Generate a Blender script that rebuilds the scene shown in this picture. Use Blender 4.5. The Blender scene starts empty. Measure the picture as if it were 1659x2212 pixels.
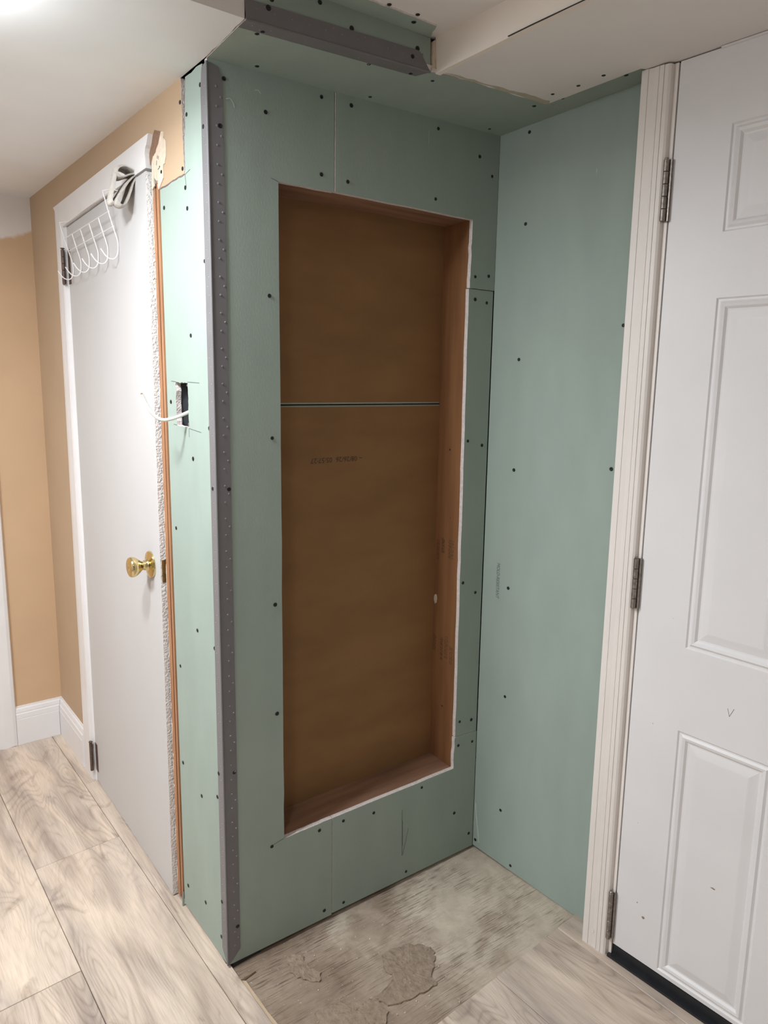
import bpy, bmesh, math, random
from mathutils import Vector, Matrix
from mathutils.geometry import tessellate_polygon
random.seed(7)
scene = bpy.context.scene
C = scene.collection

# ------------------------------------------------------------------ camera
CAM = Vector((-0.56639, -1.44030, 1.44901))
YAW, PITCH, ROLL, FPX = 0.621233, -0.16114, 0.01625, 1492.147
PPX, PPY = 9.445, -41.179
F = Vector((math.sin(YAW)*math.cos(PITCH), math.cos(YAW)*math.cos(PITCH), math.sin(PITCH)))
R = F.cross(Vector((0, 0, 1))).normalized(); U = R.cross(F)
R2 = math.cos(ROLL)*R + math.sin(ROLL)*U; U2 = -math.sin(ROLL)*R + math.cos(ROLL)*U
cd = bpy.data.cameras.new('camera'); cam = bpy.data.objects.new('camera', cd); C.objects.link(cam)
cam.matrix_world = Matrix(((R2.x, U2.x, -F.x, CAM.x), (R2.y, U2.y, -F.y, CAM.y), (R2.z, U2.z, -F.z, CAM.z), (0, 0, 0, 1)))
cd.sensor_fit = 'AUTO'; cd.sensor_width = 36; cd.lens = FPX/2212*36
cd.shift_x = -PPX/2212; cd.shift_y = PPY/2212; cd.clip_start = 0.02
scene.camera = cam
# ------------------------------------------------------------------ world, exposure
w = bpy.data.worlds.new('world'); scene.world = w; w.use_nodes = True
w.node_tree.nodes['Background'].inputs[0].default_value = (0.9, 0.95, 1, 1)
w.node_tree.nodes['Background'].inputs[1].default_value = 0.0
vs = scene.view_settings
vs.view_transform = 'Standard'; vs.look = 'None'; vs.gamma = 1; vs.use_curve_mapping = False
vs.exposure = -0.26
LAMP_COL = (0.95, 1.0, 1.04)
LAMP_DOOR, GLOW_DOOR = 13.0, 105.0     # flush dome lamp by the white flat door: watts downwards, glow of its dome
ADDED_DISC = 40.0                    # added wide disc light, unseen, fitted to brighten the walls
LAMP_ROOM = 9.0                      # lamp in the room behind the camera
cy = scene.cycles
cy.adaptive_threshold = 0.08; cy.max_bounces = 5; cy.diffuse_bounces = 4; cy.glossy_bounces = 2; cy.transmission_bounces = 2
cy.caustics_reflective = False; cy.caustics_refractive = False

# ------------------------------------------------------------------ materials
def mat(name, col, rough=0.7, var=0.0, vscale=8.0, stretch=(1, 1, 1), bump=0.0, bscale=60.0, metal=0.0, col2=None, spec=0.4, detail=2.5):
    m = bpy.data.materials.new(name); m.use_nodes = True
    nt = m.node_tree; b = nt.nodes['Principled BSDF']
    b.inputs['Roughness'].default_value = rough; b.inputs['Metallic'].default_value = metal
    b.inputs['Specular IOR Level'].default_value = spec
    tc = nt.nodes.new('ShaderNodeTexCoord'); mp = nt.nodes.new('ShaderNodeMapping')
    mp.inputs['Scale'].default_value = stretch
    nt.links.new(tc.outputs['Object'], mp.inputs['Vector'])
    n = nt.nodes.new('ShaderNodeTexNoise'); n.inputs['Scale'].default_value = vscale; n.inputs['Detail'].default_value = detail
    nt.links.new(mp.outputs[0], n.inputs['Vector'])
    r = nt.nodes.new('ShaderNodeValToRGB')
    c2 = col2 if col2 else tuple(max(0, c*(1-var)) for c in col)
    c1 = col if col2 else tuple(min(1, c*(1+var*0.5)) for c in col)
    r.color_ramp.elements[0].position = 0.3; r.color_ramp.elements[0].color = (*c2, 1)
    r.color_ramp.elements[1].position = 0.7; r.color_ramp.elements[1].color = (*c1, 1)
    nt.links.new(n.outputs['Fac'], r.inputs[0]); nt.links.new(r.outputs[0], b.inputs['Base Color'])
    if bump:
        n2 = nt.nodes.new('ShaderNodeTexNoise'); n2.inputs['Scale'].default_value = bscale; n2.inputs['Detail'].default_value = 2
        nt.links.new(mp.outputs[0], n2.inputs['Vector'])
        bp = nt.nodes.new('ShaderNodeBump'); bp.inputs['Strength'].default_value = bump; bp.inputs['Distance'].default_value = 0.004
        nt.links.new(n2.outputs['Fac'], bp.inputs['Height']); nt.links.new(bp.outputs[0], b.inputs['Normal'])
    return m

GREEN = mat('green_board_paper', (0.330, 0.398, 0.352), 0.75, 0.05, 14, (1, 1, 0.35), 0.06, 300)
GYPSUM = mat('gypsum_core', (0.80, 0.72, 0.69), 0.9, 0.12, 120, bump=0.6, bscale=260)
KRAFT = mat('kraft_paper', (0.282, 0.148, 0.060), 0.8, 0.12, 5, (1, 1, 2.5), 0.05, 200)
KGREEN = mat('folded_green_edge', (0.36, 0.37, 0.31), 0.8, 0.05, 30)
WHITE = mat('white_ceiling_paint', (0.83, 0.80, 0.775), 0.75, 0.05, 4, bump=0.05, bscale=70)
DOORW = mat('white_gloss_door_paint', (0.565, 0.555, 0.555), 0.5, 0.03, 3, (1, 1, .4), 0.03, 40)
DOORE = mat('thick_painted_door_edge', (0.82, 0.80, 0.79), 0.55, 0.06, 40, bump=1.0, bscale=160)  # edge white raised to offset this side facing away from the lamps
LOWC = mat('lamp_lit_ceiling_white', (0.87, 0.885, 0.90), 0.75, 0.04, 4, bump=0.05, bscale=70)  # ceiling white brightened and cooled so the low part looks lamp-lit
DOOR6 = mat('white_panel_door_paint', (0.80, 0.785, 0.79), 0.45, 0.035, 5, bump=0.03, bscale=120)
CASING = mat('cream_casing_paint', (0.84, 0.785, 0.74), 0.45, 0.05, 9, (1, 1, .5), 0.04, 80)
TRIMW = mat('white_trim_paint', (0.80, 0.78, 0.78), 0.35, 0.03, 8, bump=0.03, bscale=50)
TAN = mat('tan_paint_darkened', (0.50, 0.36, 0.24), 0.7, 0.04, 6, bump=0.05, bscale=90)  # same tan as the far wall, darkened to offset the near lamp
PALE = mat('pale_wall_paint', (0.50, 0.485, 0.47), 0.8, 0.03, 5)
BEAD = mat('grey_vinyl_bead', (0.185, 0.178, 0.185), 0.42, 0.05, 20)
BEADL = mat('grey_bead_dimple', (0.235, 0.23, 0.235), 0.35, 0.05, 20)
BLACK = mat('black_screw', (0.012, 0.013, 0.014), 0.5)
DARK = mat('dark_void_shade', (0.03, 0.03, 0.032), 0.8)  # near-black stand-in for shade in gaps, holes and behind boards
GREYBOX = mat('grey_steel_box', (0.14, 0.15, 0.165), 0.45, 0.1, 30, metal=0.4)
BRASS = mat('polished_brass', (0.76, 0.62, 0.32), 0.16, 0.05, 20, metal=1.0)
BRASSD = mat('tarnished_brass', (0.34, 0.22, 0.08), 0.4, 0.35, 60, metal=0.8)
NICKEL = mat('worn_nickel', (0.33, 0.29, 0.26), 0.4, 0.35, 120, metal=0.75)
BRONZE = mat('dark_bronze_hinge', (0.115, 0.07, 0.055), 0.45, 0.25, 60)
WIRE = mat('white_coated_wire', (0.86, 0.84, 0.83), 0.35)
CABLE = mat('white_cable_sheath', (0.80, 0.79, 0.72), 0.4, 0.05, 30)
CLOTH = mat('grey_beige_cloth', (0.50, 0.46, 0.42), 0.95, 0.10, 90, bump=0.5, bscale=500)
RUBBER = mat('black_threshold', (0.022, 0.023, 0.026), 0.45, 0.3, 30)
INK = mat('stamp_ink', (0.07, 0.045, 0.03), 0.8)
INKG = mat('grey_print_ink', (0.10, 0.13, 0.12), 0.8)
PENCIL = mat('pencil_line', (0.10, 0.12, 0.11), 0.7)
TORN = mat('torn_cream_paper', (0.72, 0.60, 0.48), 0.9, 0.12, 60, bump=0.5, bscale=150)
FIBRE = mat('brown_fibre_board', (0.25, 0.15, 0.10), 0.9, 0.2, 60, (1, 1, 4), 0.4, 150)
CHIP = mat('plaster_crumb', (0.70, 0.66, 0.60), 0.9)
TAPE = mat('yellowed_joint_tape', (0.50, 0.46, 0.36), 0.85, 0.15, 40, bump=0.3, bscale=120)
SCUFF = mat('scuff_mark', (0.30, 0.22, 0.17), 0.8)

def wood(name, a, b_, scale, stretch, rough=0.7):
    m = mat(name, a, rough, 0, scale, stretch, 0.12, scale*2.5, col2=b_, detail=7)
    return m
STUD = wood('orange_brown_stud', (0.31, 0.145, 0.06), (0.22, 0.098, 0.04), 9, (4, 4, .35))
HEADW = wood('grey_brown_lumber', (0.36, 0.20, 0.125), (0.22, 0.115, 0.07), 8, (.5, 5, 5))
JAMB = wood('raw_brown_jamb', (0.47, 0.24, 0.125), (0.30, 0.14, 0.07), 14, (5, 5, .3))

def paint_edge(name, a, b_, zline, amp):
    """tan wall whose upper band has been over-rolled in white with a ragged lower edge"""
    m = mat(name, a, 0.7, 0.04, 6, bump=0.05, bscale=90); nt = m.node_tree; b = nt.nodes['Principled BSDF']
    src = b.inputs['Base Color'].links[0].from_socket
    tc = nt.nodes.new('ShaderNodeTexCoord'); sp = nt.nodes.new('ShaderNodeSeparateXYZ'); nt.links.new(tc.outputs['Object'], sp.inputs[0])
    n = nt.nodes.new('ShaderNodeTexNoise'); n.inputs['Scale'].default_value = 16; n.inputs['Detail'].default_value = 4
    nt.links.new(tc.outputs['Object'], n.inputs['Vector'])
    ma = nt.nodes.new('ShaderNodeMath'); ma.operation = 'MULTIPLY_ADD'; ma.inputs[1].default_value = amp; nt.links.new(n.outputs['Fac'], ma.inputs[0]); nt.links.new(sp.outputs['Z'], ma.inputs[2])
    mx = nt.nodes.new('ShaderNodeMath'); mx.operation = 'MULTIPLY_ADD'; mx.inputs[1].default_value = -0.28; nt.links.new(sp.outputs['X'], mx.inputs[0]); nt.links.new(ma.outputs[0], mx.inputs[2])
    mr = nt.nodes.new('ShaderNodeMapRange'); mr.inputs['From Min'].default_value = zline; mr.inputs['From Max'].default_value = zline+.012
    nt.links.new(mx.outputs[0], mr.inputs[0])
    mix = nt.nodes.new('ShaderNodeMix'); mix.data_type = 'RGBA'; nt.links.new(mr.outputs[0], mix.inputs['Factor'])
    nt.links.new(src, mix.inputs['A']); mix.inputs['B'].default_value = (*b_, 1); nt.links.new(mix.outputs['Result'], b.inputs['Base Color'])
    return m
FARTAN = paint_edge('tan_paint_with_white_band', (0.60, 0.41, 0.255), (0.74, 0.68, 0.64), 2.01, 0.05)

def laminate():
    m = bpy.data.materials.new('oak_laminate'); m.use_nodes = True; nt = m.node_tree; N = nt.nodes.new; L = nt.links.new
    b = nt.nodes['Principled BSDF']; b.inputs['Roughness'].default_value = 0.42; b.inputs['Specular IOR Level'].default_value = 0.35
    tc = N('ShaderNodeTexCoord'); oi = N('ShaderNodeObjectInfo')
    mul = N('ShaderNodeVectorMath'); mul.operation = 'SCALE'; mul.inputs[0].default_value = (7.3, 19.1, 3.7); L(oi.outputs['Random'], mul.inputs['Scale'])
    add = N('ShaderNodeVectorMath'); L(tc.outputs['Object'], add.inputs[0]); L(mul.outputs[0], add.inputs[1])
    def mapped(sc):
        mp = N('ShaderNodeMapping'); mp.inputs['Scale'].default_value = sc; L(add.outputs[0], mp.inputs['Vector']); return mp.outputs[0]
    def noise(v, s, d=5, dist=0):
        n = N('ShaderNodeTexNoise'); n.inputs['Scale'].default_value = s; n.inputs['Detail'].default_value = d; n.inputs['Distortion'].default_value = dist; L(v, n.inputs['Vector']); return n.outputs['Fac']
    def ramp(f, stops):
        r = N('ShaderNodeValToRGB'); L(f, r.inputs[0]); e = r.color_ramp.elements
        e[0].position, e[0].color = stops[0][0], (*stops[0][1], 1); e[1].position, e[1].color = stops[-1][0], (*stops[-1][1], 1)
        for p_, c in stops[1:-1]:
            k = e.new(p_); k.color = (*c, 1)
        return r.outputs[0]
    def mixc(f, a, c, mode='MIX'):
        x = N('ShaderNodeMix'); x.data_type = 'RGBA'; x.blend_type = mode
        if isinstance(f, float): x.inputs['Factor'].default_value = f
        else: L(f, x.inputs['Factor'])
        L(a, x.inputs['A']); L(c, x.inputs['B']); return x.outputs['Result']
    tone = ramp(noise(mapped((5, 1.1, 1)), 1.7, 3, 1.2), [(0.30, (0.46, 0.385, 0.335)), (0.45, (0.64, 0.535, 0.445)), (0.70, (0.76, 0.63, 0.51))])
    # cathedral rings: contour lines of a smooth field
    fld = noise(mapped((5.0, 0.95, 1)), 1.5, 1.5, 0.6)
    mm = N('ShaderNodeMath'); mm.operation = 'MULTIPLY'; mm.inputs[1].default_value = 30; L(fld, mm.inputs[0])
    fr = N('ShaderNodeMath'); fr.operation = 'PINGPONG'; fr.inputs[1].default_value = 0.5; L(mm.outputs[0], fr.inputs[0])
    W1 = (1, 1, 1)
    rings = ramp(fr.outputs[0], [(0.0, (0.68, 0.655, 0.64)), (0.16, (0.9, 0.89, 0.88)), (0.40, W1)])
    msk = ramp(noise(mapped((4, 1.2, 1)), 1.3, 2), [(0.42, (0, 0, 0)), (0.60, (1, 1, 1))])
    ringm = N('ShaderNodeMix'); ringm.data_type = 'RGBA'; L(msk, ringm.inputs['Factor']); ringm.inputs['A'].default_value = (1, 1, 1, 1); L(rings, ringm.inputs['B'])
    lil = ramp(noise(mapped((11, 1.5, 1)), 1.25, 4, 0.8), [(0.34, (0.66, 0.635, 0.635)), (0.56, W1)])
    tone = mixc(0.9, tone, lil, 'MULTIPLY')
    c = mixc(0.70, tone, ringm.outputs['Result'], 'MULTIPLY')
    grain = ramp(noise(mapped((110, 5, 1)), 3, 5), [(0.32, (0.68, 0.66, 0.65)), (0.55, W1)])
    c = mixc(0.45, c, grain, 'MULTIPLY')
    knot = ramp(noise(mapped((6, 2.6, 1)), 1.7, 5, 1.6), [(0.26, (0.40, 0.36, 0.34)), (0.40, W1)])
    c = mixc(0.75, c, knot, 'MULTIPLY')
    scr = ramp(noise(mapped((3, 3, 1)), 9, 3), [(0.68, (0, 0, 0)), (0.80, (1, 1, 1))])
    dust = N('ShaderNodeRGB'); dust.outputs[0].default_value = (0.66, 0.6, 0.56, 1)
    x = N('ShaderNodeMath'); x.operation = 'MULTIPLY'; x.inputs[1].default_value = 0.25; L(scr, x.inputs[0])
    c = mixc(x.outputs[0], c, dust.outputs[0])
    L(c, b.inputs['Base Color'])
    bp = N('ShaderNodeBump'); bp.inputs['Strength'].default_value = 0.12; bp.inputs['Distance'].default_value = 0.002; L(grain, bp.inputs['Height']); L(bp.outputs[0], b.inputs['Normal'])
    return m
LAM = laminate()

def concrete():
    m = bpy.data.materials.new('bare_concrete'); m.use_nodes = True; nt = m.node_tree; N = nt.nodes.new; L = nt.links.new
    b = nt.nodes['Principled BSDF']; b.inputs['Roughness'].default_value = 0.85
    tc = N('ShaderNodeTexCoord')
    def mapped(sc, rot=0):
        mp = N('ShaderNodeMapping'); mp.inputs['Scale'].default_value = sc; mp.inputs['Rotation'].default_value = (0, 0, rot); L(tc.outputs['Object'], mp.inputs['Vector']); return mp.outputs[0]
    def noise(v, s, d=5, dist=0):
        n = N('ShaderNodeTexNoise'); n.inputs['Scale'].default_value = s; n.inputs['Detail'].default_value = d; n.inputs['Distortion'].default_value = dist; L(v, n.inputs['Vector']); return n.outputs['Fac']
    def ramp(f, stops):
        r = N('ShaderNodeValToRGB'); L(f, r.inputs[0]); e = r.color_ramp.elements
        e[0].position, e[0].color = stops[0][0], (*stops[0][1], 1); e[1].position, e[1].color = stops[-1][0], (*stops[-1][1], 1)
        for p_, c in stops[1:-1]: e.new(p_).color = (*c, 1)
        return r.outputs[0]
    def mixc(f, a, c, mode='MIX'):
        x = N('ShaderNodeMix'); x.data_type = 'RGBA'; x.blend_type = mode
        if isinstance(f, float): x.inputs['Factor'].default_value = f
        else: L(f, x.inputs['Factor'])
        L(a, x.inputs['A']); L(c, x.inputs['B']); return x.outputs['Result']
    # brown glue residue on the left, pale swept concrete on the right
    sp = N('ShaderNodeSeparateXYZ'); L(tc.outputs['Object'], sp.inputs[0])
    big = noise(mapped((1, 1, 1)), 5, 4, .5)
    ad = N('ShaderNodeMath'); ad.operation = 'MULTIPLY_ADD'; ad.inputs[1].default_value = 0.75; L(sp.outputs['X'], ad.inputs[0]); L(big, ad.inputs[2])
    base = ramp(ad.outputs[0], [(0.52, (0.255, 0.185, 0.135)), (0.80, (0.38, 0.30, 0.23)), (1.02, (0.56, 0.48, 0.385))])
    blot = ramp(noise(mapped((1, 1, 1)), 22, 6, .4), [(0.3, (0.66, 0.63, 0.60)), (0.6, (1, 1, 1))])
    c = mixc(0.7, base, blot, 'MULTIPLY')
    lin = ramp(noise(mapped((7, 150, 1), 0.06), 2.2, 5, .2), [(0.36, (0.36, 0.32, 0.29)), (0.49, (1, 1, 1))])
    lm = ramp(noise(mapped((1, 1, 1)), 6, 3), [(0.4, (0, 0, 0)), (0.58, (1, 1, 1))])
    x = N('ShaderNodeMath'); x.operation = 'MULTIPLY'; x.inputs[1].default_value = 0.85; L(lm, x.inputs[0])
    c = mixc(x.outputs[0], c, lin, 'MULTIPLY')
    spk = ramp(noise(mapped((1, 1, 1)), 130, 2), [(0.70, (0, 0, 0)), (0.76, (1, 1, 1))])
    wc = N('ShaderNodeRGB'); wc.outputs[0].default_value = (0.62, 0.58, 0.54, 1)
    y = N('ShaderNodeMath'); y.operation = 'MULTIPLY'; y.inputs[1].default_value = 0.6; L(spk, y.inputs[0])
    c = mixc(y.outputs[0], c, wc.outputs[0])
    L(c, b.inputs['Base Color'])
    bp = N('ShaderNodeBump'); bp.inputs['Strength'].default_value = 0.55; bp.inputs['Distance'].default_value = 0.004
    L(noise(mapped((1, 2.5, 1)), 55, 7), bp.inputs['Height']); L(bp.outputs[0], b.inputs['Normal'])
    return m
CONC = concrete()
MORTAR = mat('brown_mortar_residue', (0.33, 0.25, 0.185), 0.95, 0, 60, bump=0.9, bscale=140, col2=(0.225, 0.17, 0.125), detail=7)

def emis(name, col, s):
    m = bpy.data.materials.new(name); m.use_nodes = True; b = m.node_tree.nodes['Principled BSDF']
    b.inputs['Base Color'].default_value = (.9, .9, .9, 1); b.inputs['Emission Color'].default_value = (*col, 1); b.inputs['Emission Strength'].default_value = s
    if s < 5: m.cycles.emission_sampling = 'NONE'
    return m

# ------------------------------------------------------------------ helpers
ORI = {}
def origin(o): return ORI.get(o.name, Vector((0, 0, 0))) if o else Vector((0, 0, 0))
def tag(o, label=None, cat=None, kind=None, group=None):
    if label: o['label'] = label
    if cat: o['category'] = cat
    if kind: o['kind'] = kind
    if group: o['group'] = group
    return o
def empty(name, loc, label, cat, kind=None):
    o = bpy.data.objects.new(name, None); C.objects.link(o); o.location = loc; o.empty_display_size = 0.05
    ORI[o.name] = Vector(loc); return tag(o, label, cat, kind)
def obj(name, verts, faces, m, parent=None, base=None, fm=None, smooth=False):
    """world-space verts -> one mesh object; the parent's origin is taken off"""
    off = Vector(base) if base is not None else origin(parent)
    me = bpy.data.meshes.new(name)
    me.from_pydata([tuple(Vector(v)-off) for v in verts], [], faces)
    ms = m if isinstance(m, (list, tuple)) else [m]
    for k in ms: me.materials.append(k)
    if fm:
        for p_, i in zip(me.polygons, fm): p_.material_index = i
    me.update()
    bm = bmesh.new(); bm.from_mesh(me); bmesh.ops.recalc_face_normals(bm, faces=bm.faces); bm.to_mesh(me); bm.free()
    if smooth:
        for p_ in me.polygons: p_.use_smooth = True
    o = bpy.data.objects.new(name, me); C.objects.link(o)
    if base is not None: o.location = off - origin(parent)
    ORI[o.name] = off
    if parent: o.parent = parent
    return o
class MB:
    def __init__(s): s.v, s.f, s.m = [], [], []
    def add(s, v, f, mi=0):
        k = len(s.v); s.v += [tuple(x) for x in v]; s.f += [tuple(i+k for i in q) for q in f]; s.m += [mi]*len(f); return s
    def prism(s, fr, polys, o0, o1, mfront=0, mside=0, mback=0):
        """polys: outer [(a,b)..] and holes, extruded between depths o0 (front) and o1 along the frame's normal"""
        if isinstance(polys[0][0], (int, float)): polys = [polys]
        t = tessellate_polygon([[Vector((a, b, 0)) for a, b in q] for q in polys])
        flat = [q for pl in polys for q in pl]; n = len(flat)
        k = len(s.v)
        s.v += [tuple(fr(a, o0, b)) for a, b in flat] + [tuple(fr(a, o1, b)) for a, b in flat]
        for q in t: s.f.append(tuple(k+i for i in q)); s.m.append(mfront)
        for q in t: s.f.append(tuple(k+n+i for i in reversed(q))); s.m.append(mback)
        i0 = 0
        for pl in polys:
            c = len(pl)
            for i in range(c):
                a, b = i0+i, i0+(i+1) % c
                s.f.append((k+a, k+b, k+n+b, k+n+a)); s.m.append(mside)
            i0 += c
        return s
    def box(s, fr, a0, a1, b0, b1, o0, o1, mi=0):
        return s.prism(fr, [(a0, b0), (a1, b0), (a1, b1), (a0, b1)], o0, o1, mi, mi, mi)
    def tube(s, pts, r, n=8, mi=0):
        pts = [Vector(q) for q in pts]; k = len(s.v); up = None
        for i, q in enumerate(pts):
            t = (pts[min(i+1, len(pts)-1)]-pts[max(i-1, 0)]).normalized()
            if up is None: up = t.orthogonal().normalized()
            up = (up - t*up.dot(t)).normalized(); sd = t.cross(up)
            for j in range(n):
                a = 2*math.pi*j/n; s.v.append(tuple(q+(up*math.cos(a)+sd*math.sin(a))*r))
        for i in range(len(pts)-1):
            for j in range(n):
                s.f.append((k+i*n+j, k+i*n+(j+1) % n, k+(i+1)*n+(j+1) % n, k+(i+1)*n+j)); s.m.append(mi)
        s.f.append(tuple(k+j for j in range(n))[::-1]); s.m.append(mi)
        e = k+(len(pts)-1)*n; s.f.append(tuple(e+j for j in range(n))); s.m.append(mi)
        return s
    def lathe(s, org, ax, prof, n=24, mi=0):
        org, ax = Vector(org), Vector(ax).normalized(); u = ax.orthogonal().normalized(); v = ax.cross(u); k = len(s.v)
        for h, r in prof:
            for j in range(n):
                a = 2*math.pi*j/n; s.v.append(tuple(org+ax*h+(u*math.cos(a)+v*math.sin(a))*max(r, 1e-5)))
        for i in range(len(prof)-1):
            for j in range(n):
                s.f.append((k+i*n+j, k+i*n+(j+1) % n, k+(i+1)*n+(j+1) % n, k+(i+1)*n+j)); s.m.append(mi)
        s.f.append(tuple(k+j for j in range(n))[::-1]); s.m.append(mi)
        e = k+(len(prof)-1)*n; s.f.append(tuple(e+j for j in range(n))); s.m.append(mi)
        return s
    def obj(s, name, m, parent=None, base=None, smooth=False): return obj(name, s.v, s.f, m, parent, base, s.m, smooth)

def smooth_angle(o, deg=35):
    for p_ in o.data.polygons: p_.use_smooth = True
    bm = bmesh.new(); bm.from_mesh(o.data)
    for e in bm.edges:
        if len(e.link_faces) == 2 and e.calc_face_angle(0) > math.radians(deg): e.smooth = False
    bm.to_mesh(o.data); bm.free()

# frames: (along, out into the room, up)
W, AR, AL, LEN, DEP = 0.81288, 0.10866, -0.06962, 1.4664, 0.1141
nr, nl = math.hypot(1, AR), math.hypot(1, AL)
def FN(x, o, z): return Vector((x, -o, z))
def FR(s, o, z): return Vector((W + AR/nr*s - o/nr, -s/nr - AR/nr*o, z))
def FL(s, o, z): return Vector((AL/nl*s - o/nl, s/nl + AL/nl*o, z))
def FF(x, o, z): return Vector((x, LEN - o, z))              # far wall
def FU(x, o, y): return Vector((x, y, o))                      # horizontal slabs: (x, z, y)
nN, nR, nL = Vector((0, -1, 0)), Vector((-1, -AR, 0)).normalized(), Vector((-1, AL, 0)).normalized()
def zc(x, y): return 2.08 + 0.022*x - 0.04*y*min(1, max(0, x/.8))

# shared screw
def screw_mesh():
    mb = MB(); n = 12; R0 = 0.0044
    pr = [(0.0, R0*1.05), (0.0007, R0), (0.0009, R0*.72), (0.0003, R0*.42)]
    mb.lathe((0, 0, 0), (0, 0, 1), pr, n)
    o = mb.obj('screw', BLACK); me = o.data; bpy.data.objects.remove(o); return me
SCREW = screw_mesh()
def screw(pos, nrm, parent):
    o = bpy.data.objects.new('screw', SCREW); C.objects.link(o)
    o.rotation_mode = 'QUATERNION'; o.rotation_quaternion = Vector(nrm).to_track_quat('Z', 'Y')
    s_ = random.uniform(.9, 1.12); o.scale = (s_, s_, 1)
    o.parent = parent; o.location = Vector(pos)-origin(parent); return o
def jag(a, b, n, amp, seed=0):
    """points from a to b with ragged sideways offsets, endpoint b left out"""
    rnd = random.Random(seed); d = (b[0]-a[0], b[1]-a[1]); l = math.hypot(*d) or 1; nx, ny = -d[1]/l, d[0]/l; out = []
    for i in range(n):
        t = i/n; k = 0 if i == 0 else rnd.uniform(-amp, amp); t += 0 if i == 0 else rnd.uniform(-.3, .3)/n
        out.append((a[0]+d[0]*t+nx*k, a[1]+d[1]*t+ny*k))
    return out
def stroke(mb, fr, a, b, wd, o=0.0004, mi=0):
    d = (b[0]-a[0], b[1]-a[1]); l = math.hypot(*d); nx, ny = -d[1]/l*wd/2, d[0]/l*wd/2
    mb.prism(fr, [(a[0]+nx, a[1]+ny), (b[0]+nx, b[1]+ny), (b[0]-nx, b[1]-ny), (a[0]-nx, a[1]-ny)], o, o-.0003, mi, mi, mi)
BOARD = [GREEN, GYPSUM, KRAFT]
def board(name, fr, polys, parent, t=0.0127, o=0.0, m=BOARD):
    return MB().prism(fr, polys, o, o-t, 0, 1, 2).obj(name, m, parent)

# ================================================================== FLOOR
PD = Vector((-0.075, 1, 0)).normalized(); PS = Vector((1, 0.075, 0)).normalized()      # plank length / width directions
PO = Vector((-0.0385, 0, 0))                                                          # on the seam beside the ripped row
def FP(a, o, b): q = PO + PS*a + PD*b; return Vector((q.x, q.y, o))
verts, faces = [], []
nx, ny, x0, x1, y0, y1 = 70, 40, -0.05, 0.95, -0.62, 0.03
from mathutils import noise as mn
for j in range(ny+1):
    for i in range(nx+1):
        x, y = x0+(x1-x0)*i/nx, y0+(y1-y0)*j/ny
        z = -0.002 + 0.0016*mn.noise((x*9, y*9, 0)) + 0.0011*mn.noise((x*30, y*55, 3))
        verts.append((x, y, z))
for j in range(ny):
    for i in range(nx): a = j*(nx+1)+i; faces.append((a, a+1, a+nx+2, a+nx+1))
k = len(verts)
verts += [(-2.3, -2.9, -.02), (1.2, -2.9, -.02), (1.2, 1.7, -.02), (-2.3, 1.7, -.02)]; faces.append((k, k+1, k+2, k+3))
floor = obj('floor', verts, faces, CONC, smooth=True)
tag(floor, 'bare trowelled concrete floor with brown residue and oak laminate around it', 'floor', 'structure')
T = 0.006; GAP = 0.0007
def plank(a0, a1, b0, b1, fn=FP, m=LAM):
    mb = MB(); e = 0.0012
    v = [fn(a0, T-.009, b0), fn(a1, T-.009, b0), fn(a1, T-.009, b1), fn(a0, T-.009, b1),
         fn(a0, T-e, b0), fn(a1, T-e, b0), fn(a1, T-e, b1), fn(a0, T-e, b1),
         fn(a0+e, T, b0+e), fn(a1-e, T, b0+e), fn(a1-e, T, b1-e), fn(a0+e, T, b1-e)]
    f = [(3, 2, 1, 0), (8, 9, 10, 11)] + [(i, (i+1) % 4, 4+(i+1) % 4, 4+i) for i in range(4)] + [(4+i, 4+(i+1) % 4, 8+(i+1) % 4, 8+i) for i in range(4)]
    c = sum((fn(a, 0, b) for a, b in ((a0, b0), (a1, b1))), Vector())*.5
    o = obj('floor_plank', v, f, m, floor, base=c)
    o.rotation_euler.z = 0
    # local axes of the plank: bake the vertices into the plank's own frame so the grain follows the board
    rot = Matrix.Rotation(-math.atan2(PS.y, PS.x), 4, 'Z'); o.data.transform(rot); o.rotation_euler.z = math.atan2(PS.y, PS.x)
    return o
RW = 0.2455
rows = {1: [0.668], 2: [0.215], 3: [0.85], 4: [0.45], 5: [0.05], 6: [.7], 7: [.3], 8: [.9]}
for r_, (j0,) in rows.items():
    js = [j0 + 1.22*k_ for k_ in range(-3, 2)]
    js = [-2.75] + [j for j in js if -2.7 < j < 1.4] + [1.474]
    for b0, b1 in zip(js, js[1:]): plank(-RW*r_+GAP, -RW*(r_-1)-GAP, b0+GAP, b1-GAP)
plank(GAP, 0.05, 1.03, 1.474)                                      # narrow dark end piece against the baseboard
def FPs(a, o, b): return FP(a*(0.046 if b < .3 else .046)/.046, o, b)
plank(GAP, 0.047, -0.435, 1.03-GAP)                               # ripped strip along the left wall
plank(GAP, 0.047, -1.65, -0.435-2*GAP)
plank(GAP, 0.047, -2.75, -1.65-GAP)
plank(0.047+GAP, 0.30, 0.27, 1.40)                                # laminate running on under the flat door
# thin tongue left on the ripped strip's cut edge
mb = MB(); mb.prism(FP, jag((.048, -.05), (.0565, -.06), 2, .001, 3)+jag((.0565, -.06), (.057, -.43), 10, .0015, 4)+[(.048, -.43)], 0.0015, -.002)
mb.obj('plank_tongue', wood('plank_core', (0.56, 0.43, 0.30), (0.42, 0.31, 0.21), 20, (6, 1, 6)), floor)
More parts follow.
